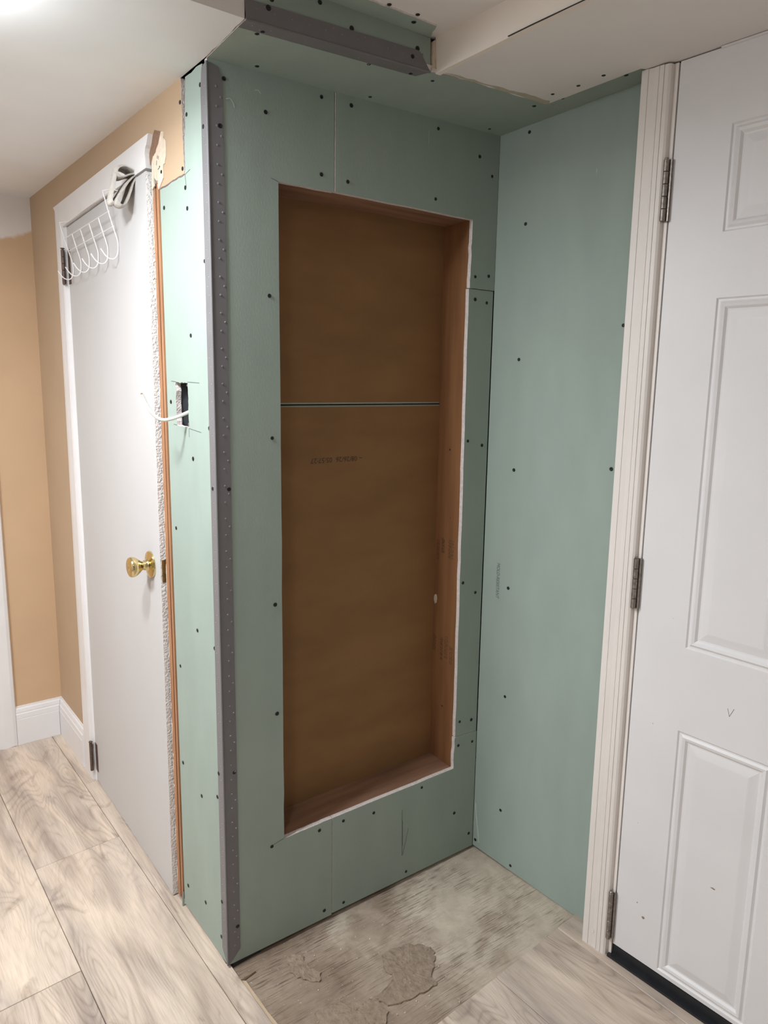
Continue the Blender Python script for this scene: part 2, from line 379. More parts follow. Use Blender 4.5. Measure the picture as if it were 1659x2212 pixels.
# laminate in front of the panel door
YE = -0.4375
for a0, a1, js in ((0.0475, 0.292, [-1.2, -2.4]), (0.292, 0.5375, [-.95, -2.2]), (0.5375, 0.783, [-1.45, -2.6]), (0.783, 0.93, [-1.1, -2.3])):
    jl = [YE] + js + [-2.75]
    for b1, b0 in zip(jl, jl[1:]): plank(a0+GAP, a1-GAP, b0+GAP, b1-GAP)
# brown residue patches standing proud of the slab
def patch(pts, h, seed):
    rnd = random.Random(seed); c = (sum(p_[0] for p_ in pts)/len(pts), sum(p_[1] for p_ in pts)/len(pts))
    out = []
    for a, b in zip(pts, pts[1:]+pts[:1]): out += jag(a, b, 5, .004, rnd.randint(0, 999))
    v, f = [], []; rings = [(1.0, -.004), (0.985, h), (0.82, h*1.25), (0.55, h*.9), (0.25, h*1.1)]
    for s_, z in rings:
        for x, y in out: v.append((c[0]+(x-c[0])*s_, c[1]+(y-c[1])*s_, z+(rnd.uniform(-.0009, .0009) if z > 0 else 0)))
    n = len(out)
    for r_ in range(len(rings)-1):
        for i in range(n): f.append((r_*n+i, r_*n+(i+1) % n, (r_+1)*n+(i+1) % n, (r_+1)*n+i))
    f.append(tuple((len(rings)-1)*n+i for i in range(n)))
    return obj('mortar_patch', v, f, MORTAR, floor)
patch([(.338, -.179), (.381, -.18), (.421, -.19), (.46, -.23), (.452, -.26), (.408, -.297), (.399, -.329), (.335, -.325), (.268, -.306), (.254, -.273), (.323, -.252), (.321, -.211)], .0019, 5)
patch([(.138, -.045), (.171, -.061), (.169, -.094), (.186, -.138), (.169, -.159), (.138, -.131), (.122, -.094)], .0011, 9)
patch([(.116, -.225), (.164, -.229), (.201, -.251), (.252, -.275), (.262, -.32), (.215, -.36), (.105, -.28)], .0017, 13)
mb = MB(); rnd = random.Random(3)
for i in range(170):
    x, y = rnd.uniform(.06, .80), rnd.uniform(-.42, -.02); r_ = rnd.choice([.0008, .001, .0013, .0022]); a = rnd.uniform(0, 3)
    q = [(x+r_*math.cos(a+t)*rnd.uniform(.6, 1.6), y+r_*math.sin(a+t)) for t in (0, 2, 4)]
    mb.add([(*p_, .0002) for p_ in q]+[(x, y, r_+.0005)], [(0, 1, 3), (1, 2, 3), (2, 0, 3)])
tag(mb.obj('plaster_crumbs', CHIP, floor), kind='stuff')

# ================================================================== WALL BACK (niche wall)
wall_back = empty('wall_back', (0, 0, 0), 'mint green drywall wall with a tall brown framed recess cut into it', 'wall', 'structure')
N0, N1, NZ0, NZ1, JX, JXB = .1567, .7242, .297, 1.873, .2987, .298
B0 = 0.012
boards = {}
boards['L'] = board('drywall_board', FN, [(.001, B0), (JXB-.0008, B0-.002)] + jag((JXB-.0008, NZ0+.001), (N0, NZ0-.001), 7, .0008, 1)
    + jag((N0, NZ0-.001), (N0, NZ1), 22, .0008, 2) + jag((N0, NZ1), (JX-.0012, NZ1+.001), 6, .0008, 3) + [(JX-.0012, NZ1+.001), (JX-.0012, 2.0885), (.001, 2.0815)], wall_back)
boards['T'] = board('drywall_board', FN, [(JX+.0013, 2.0885)] + jag((JX+.0013, NZ1+.002), (N1, NZ1), 8, .0006, 4)
    + jag((N1, NZ1), (N1-.002, 1.6985), 10, .0012, 5) + [(N1-.002, 1.6985), (W-.001, 1.6985), (W-.001, 2.100)], wall_back, o=.0008)
boards['S'] = board('drywall_board', FN, jag((N1-.0045, 1.6962), (N1+.0005, .4005), 24, .0009, 6) + [(N1+.0005, .4005), (W-.0035, .3965), (W-.0035, 1.6962)], wall_back)
boards['B'] = board('drywall_board', FN, [(JXB+.0012, B0+.002), (W-.002, B0-.004), (W-.002, .3945)] + jag((N1-.001, .398), (N1-.002, NZ0+.002), 8, .002, 7)
    + jag((N1-.002, NZ0+.002), (JXB+.0012, NZ0+.001), 12, .0007, 8) + [(JXB+.0012, NZ0+.001)], wall_back, o=.0003)
NS = [(0.128, 2.007), (0.264, 2.068), (0.342, 2.068), (0.599, 2.072), (0.264, 1.906), (0.334, 1.902), (0.596, 1.905), (0.741, 2.033), (0.788, 1.992), (0.132, 1.63), (0.135, 1.315), (0.74, 1.729), (0.789, 1.735), (0.743, 1.67), (0.786, 1.664), (0.734, 1.286), (0.788, 1.272), (0.138, 0.918), (0.734, 0.876), (0.784, 0.839), (0.14, 0.64), (0.74, 0.445), (0.787, 0.438), (0.738, 0.369), (0.794, 0.365), (0.601, 0.28), (0.432, 0.263), (0.731, 0.149), (0.333, 0.277), (0.259, 0.278), (0.794, 0.056), (0.122, 0.288), (0.274, 0.034), (0.335, 0.03), (0.55, 0.03), (.036, 2.05)]
for x, z in NS:
    key = 'L' if x < JX else ('T' if z > 1.697 else ('S' if x > .72 and z > .397 else 'B'))
    screw(FN(x, .0012 if key == 'T' else .0006, z), nN, boards[key])
# framing seen in the recess
def stud(name, a0, a1, b0, b1, o0, o1, m, parent=wall_back, fr=FN):
    return MB().box(fr, a0, a1, b0, b1, o0, o1).obj(name, m, parent)
st = stud('wall_stud', N1-.0018, N1+.036, NZ0, NZ1, -.0128, -.1139, STUD)
hd = stud('header_stud', N0-.036, N1+.036, NZ1+.0003, NZ1+.038, -.0128, -.1139, HEADW)
sl = stud('sill_stud', N0-.036, N1+.036, NZ0-.038, NZ0-.0003, -.0128, -.1139, HEADW)
stud('wall_stud', N0-.037, N0, NZ0, NZ1, -.0128, -.1139, STUD)
stud('bottom_plate', .0, W-.003, -.001, .034, -.0135, -.10, DARK)  # coloured near-black so the gap under the boards looks shaded
stud('top_plate', .013, W-.003, 2.03, 2.07, -.0135, -.10, HEADW)
stud('wall_stud', .0135, .05, .035, 2.03, -.0135, -.10, STUD)
stud('wall_stud', .775, W-.002, .035, 2.03, -.0135, -.10, STUD)
stud('wall_stud', JX-.02, JX+.018, .035, .25, -.0135, -.10, STUD)
stud('wall_stud', JX-.02, JX+.018, NZ1+.039, 2.03, -.0135, -.10, STUD)
# the reverse side of the closet's boards closes the recess
for z0, z1 in ((.20, 1.3835), (1.3865, 1.98)):
    e = z1 if z0 < 1 else z0; s_ = -1 if z0 < 1 else 1
    v = [FN(.10, -DEP, z0 if s_ < 0 else z1), FN(.78, -DEP, z0 if s_ < 0 else z1), FN(.78, -DEP, e+s_*.0042), FN(.10, -DEP, e+s_*.0042), FN(.78, -DEP-.003, e), FN(.10, -DEP-.003, e),
         FN(.10, -DEP-.0127, z0 if s_ < 0 else z1), FN(.78, -DEP-.0127, z0 if s_ < 0 else z1), FN(.78, -DEP-.0127, e), FN(.10, -DEP-.0127, e)]
    obj('backing_board', v, [(0, 1, 2, 3), (3, 2, 4, 5), (5, 4, 8, 9), (6, 7, 8, 9), (0, 3, 5, 9, 6), (1, 2, 4, 8, 7), (0, 1, 7, 6)], [KRAFT, KGREEN], wall_back, fm=[0, 1, 1, 0, 0, 0, 0])
def text_mesh(name, txt, size, m, parent, org, xd, yd, shear=0.0, sx=1.0):
    cu = bpy.data.curves.new(name, 'FONT'); cu.body = txt; cu.size = size; cu.shear = shear; cu.resolution_u = 3
    t = bpy.data.objects.new(name, cu); C.objects.link(t)
    dg = bpy.context.evaluated_depsgraph_get(); me = bpy.data.meshes.new_from_object(t.evaluated_get(dg)); bpy.data.objects.remove(t)
    xd, yd = Vector(xd).normalized(), Vector(yd).normalized(); zd = xd.cross(yd); off = origin(parent)
    M = Matrix((( xd.x*sx, yd.x, zd.x, org[0]-off.x), (xd.y*sx, yd.y, zd.y, org[1]-off.y), (xd.z*sx, yd.z, zd.z, org[2]-off.z), (0, 0, 0, 1)))
    me.transform(M); me.materials.clear(); me.materials.append(m)
    o = bpy.data.objects.new(name, me); C.objects.link(o); o.parent = parent; return o
text_mesh('date_stamp', '~ 08/26/26  05:57:27', 0.0185, INK, wall_back, FN(.457, -DEP+.0005, 1.2475), (-1, 0, 0), (0, 0, -1), sx=1.02)
# mill stamps on the stud: worn, unreadable ink bars
def FS(d, o, z): return Vector((N1-.0018-o, d, z))              # on the stud's inner face
mb = MB(); rnd = random.Random(4)
for d0, d1, z0, z1, rows_ in ((.108, .095, .925, .985, 3), (.085, .072, .95, .995, 5), (.055, .03, .94, .995, 5), (.112, .098, .64, .69, 3), (.078, .066, .62, .69, 4), (.06, .045, .63, .70, 3), (.036, .022, .62, .675, 3)):
    for i in range(rows_):
        d = d0+(d1-d0)*(i+.5)/rows_; z = z0
        while z < z1:
            l = rnd.uniform(.003, .010); stroke(mb, FS, (d, z), (d+rnd.uniform(-.0006, .0006), min(z1, z+l)), .0012); z += l+rnd.uniform(.0015, .005)
mb.obj('ink_stamp', INK, st)
mb = MB(); rnd = random.Random(8); mb.prism(FS, [(.106+.009*math.cos(a)*rnd.uniform(.7, 1.1), .803+.016*math.sin(a)*rnd.uniform(.7, 1.1)) for a in [i*math.pi/7 for i in range(14)]], .0012, 0)
mb.obj('plaster_smear', TORN, st)
mb = MB()
for d, z, r_ in ((.061, 1.257, .003), (.061, .475, .003), (.05, 1.06, .0015)): mb.lathe(FS(d, 0, z), (-1, 0, 0), [(0.0004, r_), (.0005, r_*.6)], 10)
mb.obj('nail_hole', BLACK, st)
mb = MB()
for a, b, wd in (((.531, .235), (.534, .088), .0011), ((.555, .167), (.536, .09), .001), ((.533, .20), (.535, .12), .0008)): stroke(mb, FN, a, b, wd, .0009)
for a, b in (((.156, 1.8725), (.139, 1.877)), ((.127, .291), (.155, .297))): stroke(mb, FN, a, b, .0009, .0006)
mb.obj('pencil_mark', PENCIL, wall_back)

SMEAR = mat('pale_plaster_dust', (0.50, 0.565, 0.52), .9, .1, 60)
def smear(fr, pts, wd, o, parent):
    mb = MB()
    for a, b in zip(pts, pts[1:]): stroke(mb, fr, a, b, wd, o)
    return mb.obj('plaster_smear', SMEAR, parent)
smear(FN, [(.040, 2.013), (.049, 2.016), (.056, 2.008), (.058, 2.0)], .0022, .0005, boards['L'])
smear(FN, [(.105, 2.045), (.112, 2.046), (.118, 2.041)], .002, .0005, boards['L'])
smear(FN, [(.57, 2.062), (.57, 2.03)], .0012, .0013, boards['T'])
# corner bead on the outside corner
def poly_flange(b0, b1, w_, ct, cb): return [(0, b0), (w_, b0+cb), (w_, b1-ct), (w_*.75, b1-.006), (0, b1)]
mb = MB(); z0, z1, wn, wl = .010, 2.074, .0325, .0275
mb.prism(FN, poly_flange(z0, z1, wn, .03, .035), .0016, .0006); mb.prism(FL, poly_flange(z0, z1, wl, .045, .035), .0016, .0006)
mb.tube([(-.0006, -.0006, z0+.004), (-.0006, -.0006, z1)], .0026, 10)
bead = mb.obj('corner_bead', BEAD, wall_back); tag(bead, 'dark grey perforated corner bead')
def dimples(fr, nrm, pts, r_, h, parent, m, name='perforations'):
    q = MB()
    for a, b, o in pts: q.lathe(fr(a, o, b), nrm, [(0, r_), (h, r_*.75), (h*1.1, r_*.3)], 8)
    return tag(q.obj(name, m, parent), kind='stuff')
pa, pb, k, z = [], [], 0, .06
while z < 2.05:
    pa.append((.0185, z, .0016)); pb.append((.0125, z, .0016))
    if k % 2 == 0: pa.append((.0275, z+.0185, .0016)); pb.append((.0195, z+.0185, .0016))
    z += .0372; k += 1
dimples(FN, nN, pa, .0024, .0010, bead, BEADL)
dimples(FL, nL, [(a, b, .0016) for a, b, _ in pb], .0012, .0001, bead, BLACK, 'perforations'); dimples(FL, nL, [(a-.0011, b-.0006, .0016) for a, b, _ in pb], .0007, .0003, bead, WHITE, 'perforations')  # black dots paint the shade in each hole, white dots its lit lip
for x, z in ((.025, 1.958), (.028, 1.205), (.026, .523), (.026, .11)): screw(FN(x, .0016, z), nN, bead)
for s_, z in ((.019, 1.956), (.017, 1.206), (.023, .518), (.023, .175)): screw(FL(s_, .0016, z), nL, bead)

# ================================================================== WALL RIGHT
wall_right = empty('wall_right', (W, 0, 0), 'mint green drywall wall running from the inside corner to the panel door', 'wall', 'structure')
rb = board('drywall_board', FR, [(.0005, .010)] + [(.06, .008), (.2, .004), (.34, .001), (.442, -.001), (.442, 2.119), (.0005, 2.100)], wall_right)
for s_, z in [(0.097, 2.085), (0.098, 1.86), (0.096, 1.511), (0.096, 1.21), (0.095, 0.87), (0.399, 1.587), (0.393, 1.244), (0.101, 0.543), (0.104, 0.181), (0.011, 0.032), (0.15, 0.023)]: screw(FR(s_, .0005, z), nR, rb)
text_mesh('printed_words', 'MOLD-RESISTANT', 0.0155, INKG, rb, FR(.0515, .0006, .9365), (0, 0, -1), FR(1, 0, 0)-FR(0, 0, 0), shear=.2, sx=.84)
smear(FR, [(.006, .155), (.012, .11), (.021, .06), (.026, .03)], .004, .0005, rb)
stud('bottom_plate', .0, .44, -.004, .033, -.0135, -.09, DARK, wall_right, FR)
for s_ in (.02, .09, .40): stud('wall_stud', s_-.018, s_+.018, .034, 2.06, -.0135, -.09, STUD, wall_right, FR)
mb = MB(); mb.prism(FR, jag((.30, 1.955), (.30, 1.93), 2, .002, 2)+[(.302, 1.929), (.303, 1.955)], .0005, 0); mb.obj('plaster_smear', SMEAR, rb)
# door framing wall that carries the panel door
MB().box(FR, .45, .5135, 0, 2.11, .0495, -.06).obj('door_jamb', CASING, wall_right)
MB().box(FR, 1.335, 2.9, 0, 2.115, .05, -.06).obj('wall_panel', TAN, wall_right)
MB().box(FR, .5135, 1.335, 2.1145, 2.13, .05, -.06).obj('door_head', CASING, wall_right)
MB().box(FR, .517, 1.33, .0, 2.11, .0, -.02).obj('door_stop', DARK, wall_right)

# ------------------------------------------------ right casing (trim_1)
def casing_profile():
    # (along, out) from wall edge to door edge: bands separated by fine grooves
    o = .0635; g = .0016
    return [(.437, .03), (.4372, o-.002), (.4385, o-.0005), (.4535, o), (.4538, o-g), (.4548, o-g), (.4552, o-.0002), (.466, o-.0016), (.4775, o-.0006), (.4779, o-g-.0006), (.4787, o-g-.0006), (.4790, o), (.489, o+.0004), (.4893, o-g), (.4901, o-g), (.4904, o), (.4985, o-.0004), (.503, o-.004), (.5045, o-.010), (.5055, .03)]
mb = MB(); pr = casing_profile(); k = len(pr); zs = [.004, .5, 1.0, 1.6, 2.108]; rnd = random.Random(2)
for zi, z in enumerate(zs):
    for i, (s_, o) in enumerate(pr):
        zz = z + (rnd.uniform(-.003, .002) if zi == 0 else 0) + (.004*(1-i/k) if zi == len(zs)-1 else 0)
        mb.v.append(tuple(FR(s_, o, zz)))
for zi in range(len(zs)-1):
    for i in range(k-1): mb.f.append((zi*k+i, zi*k+i+1, (zi+1)*k+i+1, (zi+1)*k+i)); mb.m.append(0)
mb.f.append(tuple(range(k))); mb.m.append(0); mb.f.append(tuple((len(zs)-1)*k+i for i in range(k))); mb.m.append(0)
trim1 = mb.obj('trim_1', CASING); tag(trim1, 'cream painted fluted door casing between green wall and panel door', 'door casing', 'structure')
mb = MB(); mb.lathe(FR(.466, .0625, .052), nR, [(0, .0042), (.0012, .004), (.0012, .0022), (.0006, .001)], 12); mb.obj('screw', CASING, trim1)
# ================================================================== PANEL DOOR (door_2)
D2O = .048
door2 = empty('door_2', FR(.52, D2O-.02, 0), 'white six panel entry door with three worn hinges on its left edge', 'door', 'structure')
rects = []
for a0, a1 in ((.633, .835), (.99, 1.20)):
    for b0, b1 in ((1.758, 1.964), (.869, 1.628), (.052, .672)): rects.append((a0, a1, b0, b1))
outer = [(.5165, .042), (1.332, .042), (1.332, 2.111), (.5165, 2.111)]
mb = MB(); mb.prism(FR, [outer] + [[(a0, b0), (a0, b1), (a1, b1), (a1, b0)] for a0, a1, b0, b1 in rects], D2O, D2O-.03)
slab = mb.obj('door_slab', DOOR6, door2)
for a0, a1, b0, b1 in rects:
    mb = MB(); steps = [(0, 0), (.003, -.0035), (.007, -.0035), (.012, .0002), (.018, -.0012), (.0225, -.0058), (.026, -.0062), (.043, -.0024), (.046, -.0020)]
    for ins, o in steps:
        for a, b in ((a0+ins, b0+ins), (a1-ins, b0+ins), (a1-ins, b1-ins), (a0+ins, b1-ins)): mb.v.append(tuple(FR(a, D2O+o, b)))
    for r_ in range(len(steps)-1):
        for i in range(4): mb.f.append((r_*4+i, r_*4+(i+1) % 4, r_*4+4+(i+1) % 4, r_*4+4+i)); mb.m.append(0)
    k = (len(steps)-1)*4; mb.f.append((k, k+1, k+2, k+3)); mb.m.append(0)
    mb.obj('door_panel', DOOR6, slab)
for z0, z1 in ((1.795, 1.92), (.932, 1.052), (.057, .187)):
    mb = MB(); n = 5; h = (z1-z0)/n
    for i in range(n): mb.lathe(FR(.5075, .0595, z0+i*h+.0004), (0, 0, 1), [(0, .0050), (.0006, .0058), (h-.0014, .0058), (h-.0008, .0050)], 14)
    mb.lathe(FR(.5075, .0595, z1), (0, 0, 1), [(0, .004), (.002, .0045), (.0035, .003)], 12)
    mb.box(FR, .5005, .5145, z0, z1, .0545, .0525); mb.box(FR, .5145, .5175, z0, z1, .056, .046)
    smooth_angle(mb.obj('hinge', NICKEL, door2))
mb = MB(); mb.box(FR, .60, 1.33, 2.1085, 2.1125, .0525, .046); mb.obj('weather_strip', TRIMW, door2)
mb = MB()
for a, b in (((.735, .765), (.740, .748)), ((.740, .748), (.748, .768))): stroke(mb, FR, a, b, .0007, D2O+.0004)
mb.obj('pencil_mark', PENCIL, slab)
mb = MB()
def blob(mb, fr, a, b, ra, rb, o, seed):
    r0 = random.Random(seed); mb.prism(fr, [(a+ra*math.cos(t)*r0.uniform(.6, 1.1), b+rb*math.sin(t)*r0.uniform(.6, 1.1)) for t in [i*math.pi/5 for i in range(10)]], o, o-.0003)
blob(mb, FR, .742, .335, .006, .0022, D2O-.0016, 3); blob(mb, FR, .589, .162, .004, .004, D2O+.0003, 5); blob(mb, FR, .571, .193, .0015, .002, D2O+.0003, 6)
for s_, z, r_ in ((.573, .665, .0012), (.556, .40, .0009), (.60, .93, .0008)): blob(mb, FR, s_, z, r_, r_, D2O+.0003, 9)
mb.obj('scuff', SCUFF, slab)
# threshold
mb = MB(); mb.prism(FR, [(.508, .0), (1.335, .0), (1.335, .012), (.508, .012)], .060, -.02); mb.prism(FR, [(.512, .012), (1.333, .012), (1.333, .036), (.512, .036)], .044, -.02)
tag(mb.obj('trim_2', RUBBER), 'black metal threshold on the floor under the white panel door', 'threshold', 'structure')

# ================================================================== WALL LEFT
wall_left = empty('wall_left', (0, 0, 0), 'wall with tan paint, a mint green board and a white flat door', 'wall', 'structure')
HOLE = jag((.1385, 1.437), (.2065, 1.437), 9, .0015, 21) + jag((.2065, 1.437), (.206, 1.336), 12, .002, 22) + jag((.206, 1.336), (.137, 1.333), 7, .0012, 23) + jag((.137, 1.333), (.1385, 1.437), 12, .0016, 24)
gl = board('drywall_board', FL, [[(.001, .012), (.261, .016)] + [(.261, 1.879)] + jag((.261, 1.879), (.1215, 1.8835), 9, .0016, 25) + jag((.119, 1.884), (.106, 2.074), 8, .002, 26) + jag((.104, 2.0755), (.001, 2.0775), 6, .0018, 27), HOLE], wall_left)
for s_, z in [(0.031, 2.039), (0.031, 1.693), (0.029, 1.339), (0.030, 0.829), (0.036, 0.45), (0.033, 0.07), (0.101, 2.001), (0.118, 1.857), (0.239, 1.836), (0.111, 1.813), (0.112, 1.542), (0.238, 1.39), (0.119, 1.263), (0.232, 1.079), (0.123, 0.845), (0.235, 0.716), (0.239, 0.445), (0.127, 0.406), (0.232, 0.087), (0.122, 0.108)]: screw(FL(s_, .0005, z), nL, gl)
tb = board('painted_board', FL, [(LEN*nl+.001, .0), (LEN*nl+.001, 2.0825)] + jag((.13, 2.0825), (.125, 2.078), 2, .0005, 31) + jag((.125, 2.078), (.1215, 1.8865), 10, .0012, 32) + jag((.1215, 1.8865), (.263, 1.8815), 9, .002, 33) + [(.263, 1.8815), (.27, 1.955), (1.05, 1.955), (1.05, 0)], wall_left, o=.0006, m=[TAN, GYPSUM, KRAFT])
for s_, z in ((.131, 2.033), (.128, 1.898), (.243, 1.915)): screw(FL(s_, .0012, z), nL, tb)
stud('wall_stud', .0135, .13, .034, 2.06, -.0135, -.09, DARK, wall_left, FL).name = 'wall_stud'  # backing coloured near-black to put shade in the board gap
stud('bottom_plate', .0, .262, -.001, .034, -.0135, -.09, DARK, wall_left, FL)
stud('top_plate', .0135, 1.3, 2.03, 2.075, -.0135, -.09, DARK, wall_left, FL)
# torn patch where the side casing came off
mb = MB(); mb.prism(FL, [(.278, 2.014), (.241, 2.002), (.249, 1.989), (.261, 1.98), (.274, 1.973), (.279, 1.964), (.288, 1.96), (.306, 1.944), (.317, 1.947), (.314, 1.972), (.305, 1.98), (.297, 1.99), (.288, 2.006)], .0016, .0); mb.obj('torn_brown_patch', FIBRE, tb)
cream = [(.239, 2.001), (.224, 1.996), (.227, 1.985), (.214, 1.976), (.215, 1.945), (.222, 1.929), (.23, 1.93), (.234, 1.914), (.233, 1.9), (.263, 1.88), (.268, 1.891), (.265, 1.9), (.281, 1.906), (.295, 1.916), (.295, 1.931), (.302, 1.943), (.29, 1.959), (.275, 1.963), (.258, 1.977)]
cp = []
for i, (a, b) in enumerate(zip(cream, cream[1:]+cream[:1])): cp += jag(a, b, 3, .0012, 40+i)
mb = MB(); mb.prism(FL, cp, .0024, .0); mb.obj('torn_paper', TORN, tb)
screw(FL(.243, .0026, 1.915), nL, tb)
mb = MB(); mb.lathe(FL(.252, .0026, 1.928), nL, [(0, .0022), (.0006, .002)], 8)
for a, b in (((.262, 1.955), (.264, 1.948)), ((.256, 1.952), (.258, 1.945)), ((.268, 1.945), (.27, 1.935)), ((.254, 1.926), (.262, 1.924))): stroke(mb, FL, a, b, .0015, .003)
mb.obj('torn_hole', DARK, tb)
# pencil lines at the box cut-out and the board corner
mb = MB()
for a, b in (((.232, 1.4395), (.205, 1.4385)), ((.138, 1.4385), (.075, 1.437)), ((.226, 1.337), (.206, 1.336)), ((.137, 1.332), (.072, 1.327)), ((.138, 1.332), (.137, 1.312)), ((.118, 1.884), (.092, 1.889)), ((.118, 1.883), (.113, 1.857))): stroke(mb, FL, a, b, .0011, .0005)
mb.obj('pencil_mark', PENCIL, gl)
# switch box in the cut-out
mb = MB(); b_ = (.130, .212, 1.328, 1.443); o0, o1 = -.0128, -.065
mb.box(FL, b_[0], b_[0]+.0015, b_[2], b_[3], o0, o1); mb.box(FL, b_[1]-.0015, b_[1], b_[2], b_[3], o0, o1); mb.box(FL, b_[0], b_[1], b_[2], b_[2]+.0015, o0, o1); mb.box(FL, b_[0], b_[1], b_[3]-.0015, b_[3], o0, o1); mb.box(FL, b_[0], b_[1], b_[2], b_[3], o1, o1-.0015)
bxo = mb.obj('switch_box', GREYBOX, wall_left)
mb = MB(); mb.box(FL, .142, .156, 1.336, 1.344, -.006, -.013); mb.lathe(FL(.150, -.006, 1.340), nL, [(0, .0022), (.0005, .0018)], 8); mb.box(FL, .158, .163, 1.428, 1.434, -.008, -.0125); mb.obj('box_tab', BEADL, bxo)
# raw jamb left bare beside the flat door
mb = MB(); zt_ = 1.93
mb.prism(FL, [(.2885, .018)]+[(.306, .015)]+[(.306, 1.20), (.303, 1.5), (.303, 1.86), (.296, 1.9), (.290, 1.885), (.287, 1.2)], .0005, -.09)
mb.prism(FL, [(.2705, .020), (.2805, .018), (.2805, 1.9), (.2705, 1.892)], .0005, -.09); jb = mb.obj('door_jamb', JAMB, wall_left)
mb = MB(); mb.prism(FL, [(.2808, .018), (.2882, .018), (.2865, 1.89), (.2808, 1.89)], -.0035, -.09); mb.obj('jamb_groove', wood('dark_stained_jamb', (.19, .085, .045), (.11, .05, .03), 14, (5, 5, .3)), wall_left)
rnd = random.Random(12); z = .05; mb = MB()
while z < 1.9:                                                   # flakes of old white paint along the jamb
    l = rnd.uniform(.01, .10)
    mb.prism(FL, [(.3065, z), (.3065, z+l), (.3065-rnd.uniform(.0015, .005), z+l*.8), (.3065-rnd.uniform(.001, .004), z+l*.3)], .0013, 0.0); z += l+rnd.uniform(.0, .05)
mb.obj('paint_flake', TORN, jb)
mb = MB(); mb.prism(FL, [(.2615, .05), (.2695, .05), (.2695, 1.885), (.2615, 1.885)], -.004, -.012); mb.obj('drywall_sliver', [GREEN], wall_left)
mb = MB()
mb.prism(FL, jag((.296, 1.943), (.285, 1.942), 2, .001, 1)+jag((.285, 1.942), (.2855, 1.892), 5, .0016, 2)+jag((.2855, 1.892), (.299, 1.886), 2, .001, 3)+jag((.299, 1.886), (.296, 1.943), 5, .0014, 4), .004, .0008)
mb.prism(FL, jag((.281, 1.93), (.274, 1.928), 2, .001, 5)+jag((.274, 1.928), (.270, 1.896), 4, .0014, 6)+jag((.270, 1.896), (.281, 1.93), 4, .0014, 7), .0036, .0008)
mb.obj('wood_splinter', TORN, wall_left)
# sliver of green board standing at the foot of the jamb
mb = MB(); mb.prism(FL, [(.262, .006), (.268, .004), (.2645, .032), (.262, .05)], .006, .001); mb.obj('drywall_sliver', [GREEN], wall_left)
# closet side boards keep the room closed behind the flat door
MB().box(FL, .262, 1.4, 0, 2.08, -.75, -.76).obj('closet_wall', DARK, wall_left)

# ------------------------------------------------ door casing and head (trim_3, trim_4)
mb = MB(); mb.prism(FL, [(1.128, 1.986)] + [(.292, 2.008)] + jag((.292, 2.008), (.316, 1.972), 5, .002, 51) + jag((.316, 1.972), (.311, 1.944), 4, .0016, 52) + [(.312, 1.9365), (1.034, 1.9145)], .012, -.012)
head = mb.obj('trim_3', TRIMW); tag(head, 'white head casing over the flat door, torn off at its right end', 'door casing', 'structure')
MB().box(FL, .305, 1.04, 1.94, 1.96, -.0125, -.09).obj('head_jamb', TRIMW, head)
mb = MB(); prof = [(1.0305, -.012), (1.0305, .0005), (1.036, .0035), (1.041, .0005), (1.0455, .0005), (1.047, .010), (1.055, .0125), (1.095, .0125), (1.118, .010), (1.128, .004), (1.1285, -.0005)]
k = len(prof)
for z in (.004, 1.9855):
    for s_, o in prof: mb.v.append(tuple(FL(s_ + (.022 if z < 1 and s_ > 1.06 else 0)*(s_-1.06)/.06, o, z - (0.0 if z < 1 else 0))))
for i in range(k-1): mb.f.append((i, i+1, k+i+1, k+i)); mb.m.append(0)
mb.f += [tuple(range(k)), tuple(range(k, 2*k))]; mb.m += [0, 0]
tr = mb.obj('trim_4', TRIMW); tag(tr, 'white side casing carrying the hinges of the flat door', 'door casing', 'structure')

# ================================================================== FLAT DOOR (door_1), a little ajar
HP, TP = FL(1.029, .0005, 0), FL(.3150, .0120, 0); DW = (TP-HP).length; du = (TP-HP)/DW; dn = Vector((du.y, -du.x, 0))
if dn.dot(nL) < 0: dn = -dn
def FD(u, o, z): return HP + du*u + dn*o + Vector((0, 0, z))
door1 = empty('door_1', HP + Vector((0, 0, .01)), 'plain white flat door standing slightly ajar in the left wall', 'door', 'structure')
rag = []; rnd = random.Random(6); n = 46
for i in range(n+1): rag.append((DW*i/n, .011 + (rnd.uniform(-.0035, .0035) if 0 < i < n else 0)*(1.0 if i < 34 else .35)))
mb = MB(); mb.prism(FD, rag + [(DW, 1.930), (0, 1.911)], 0, -.035, 0, 1, 0); ds = mb.obj('door_slab', [DOORW, DOORE], door1)
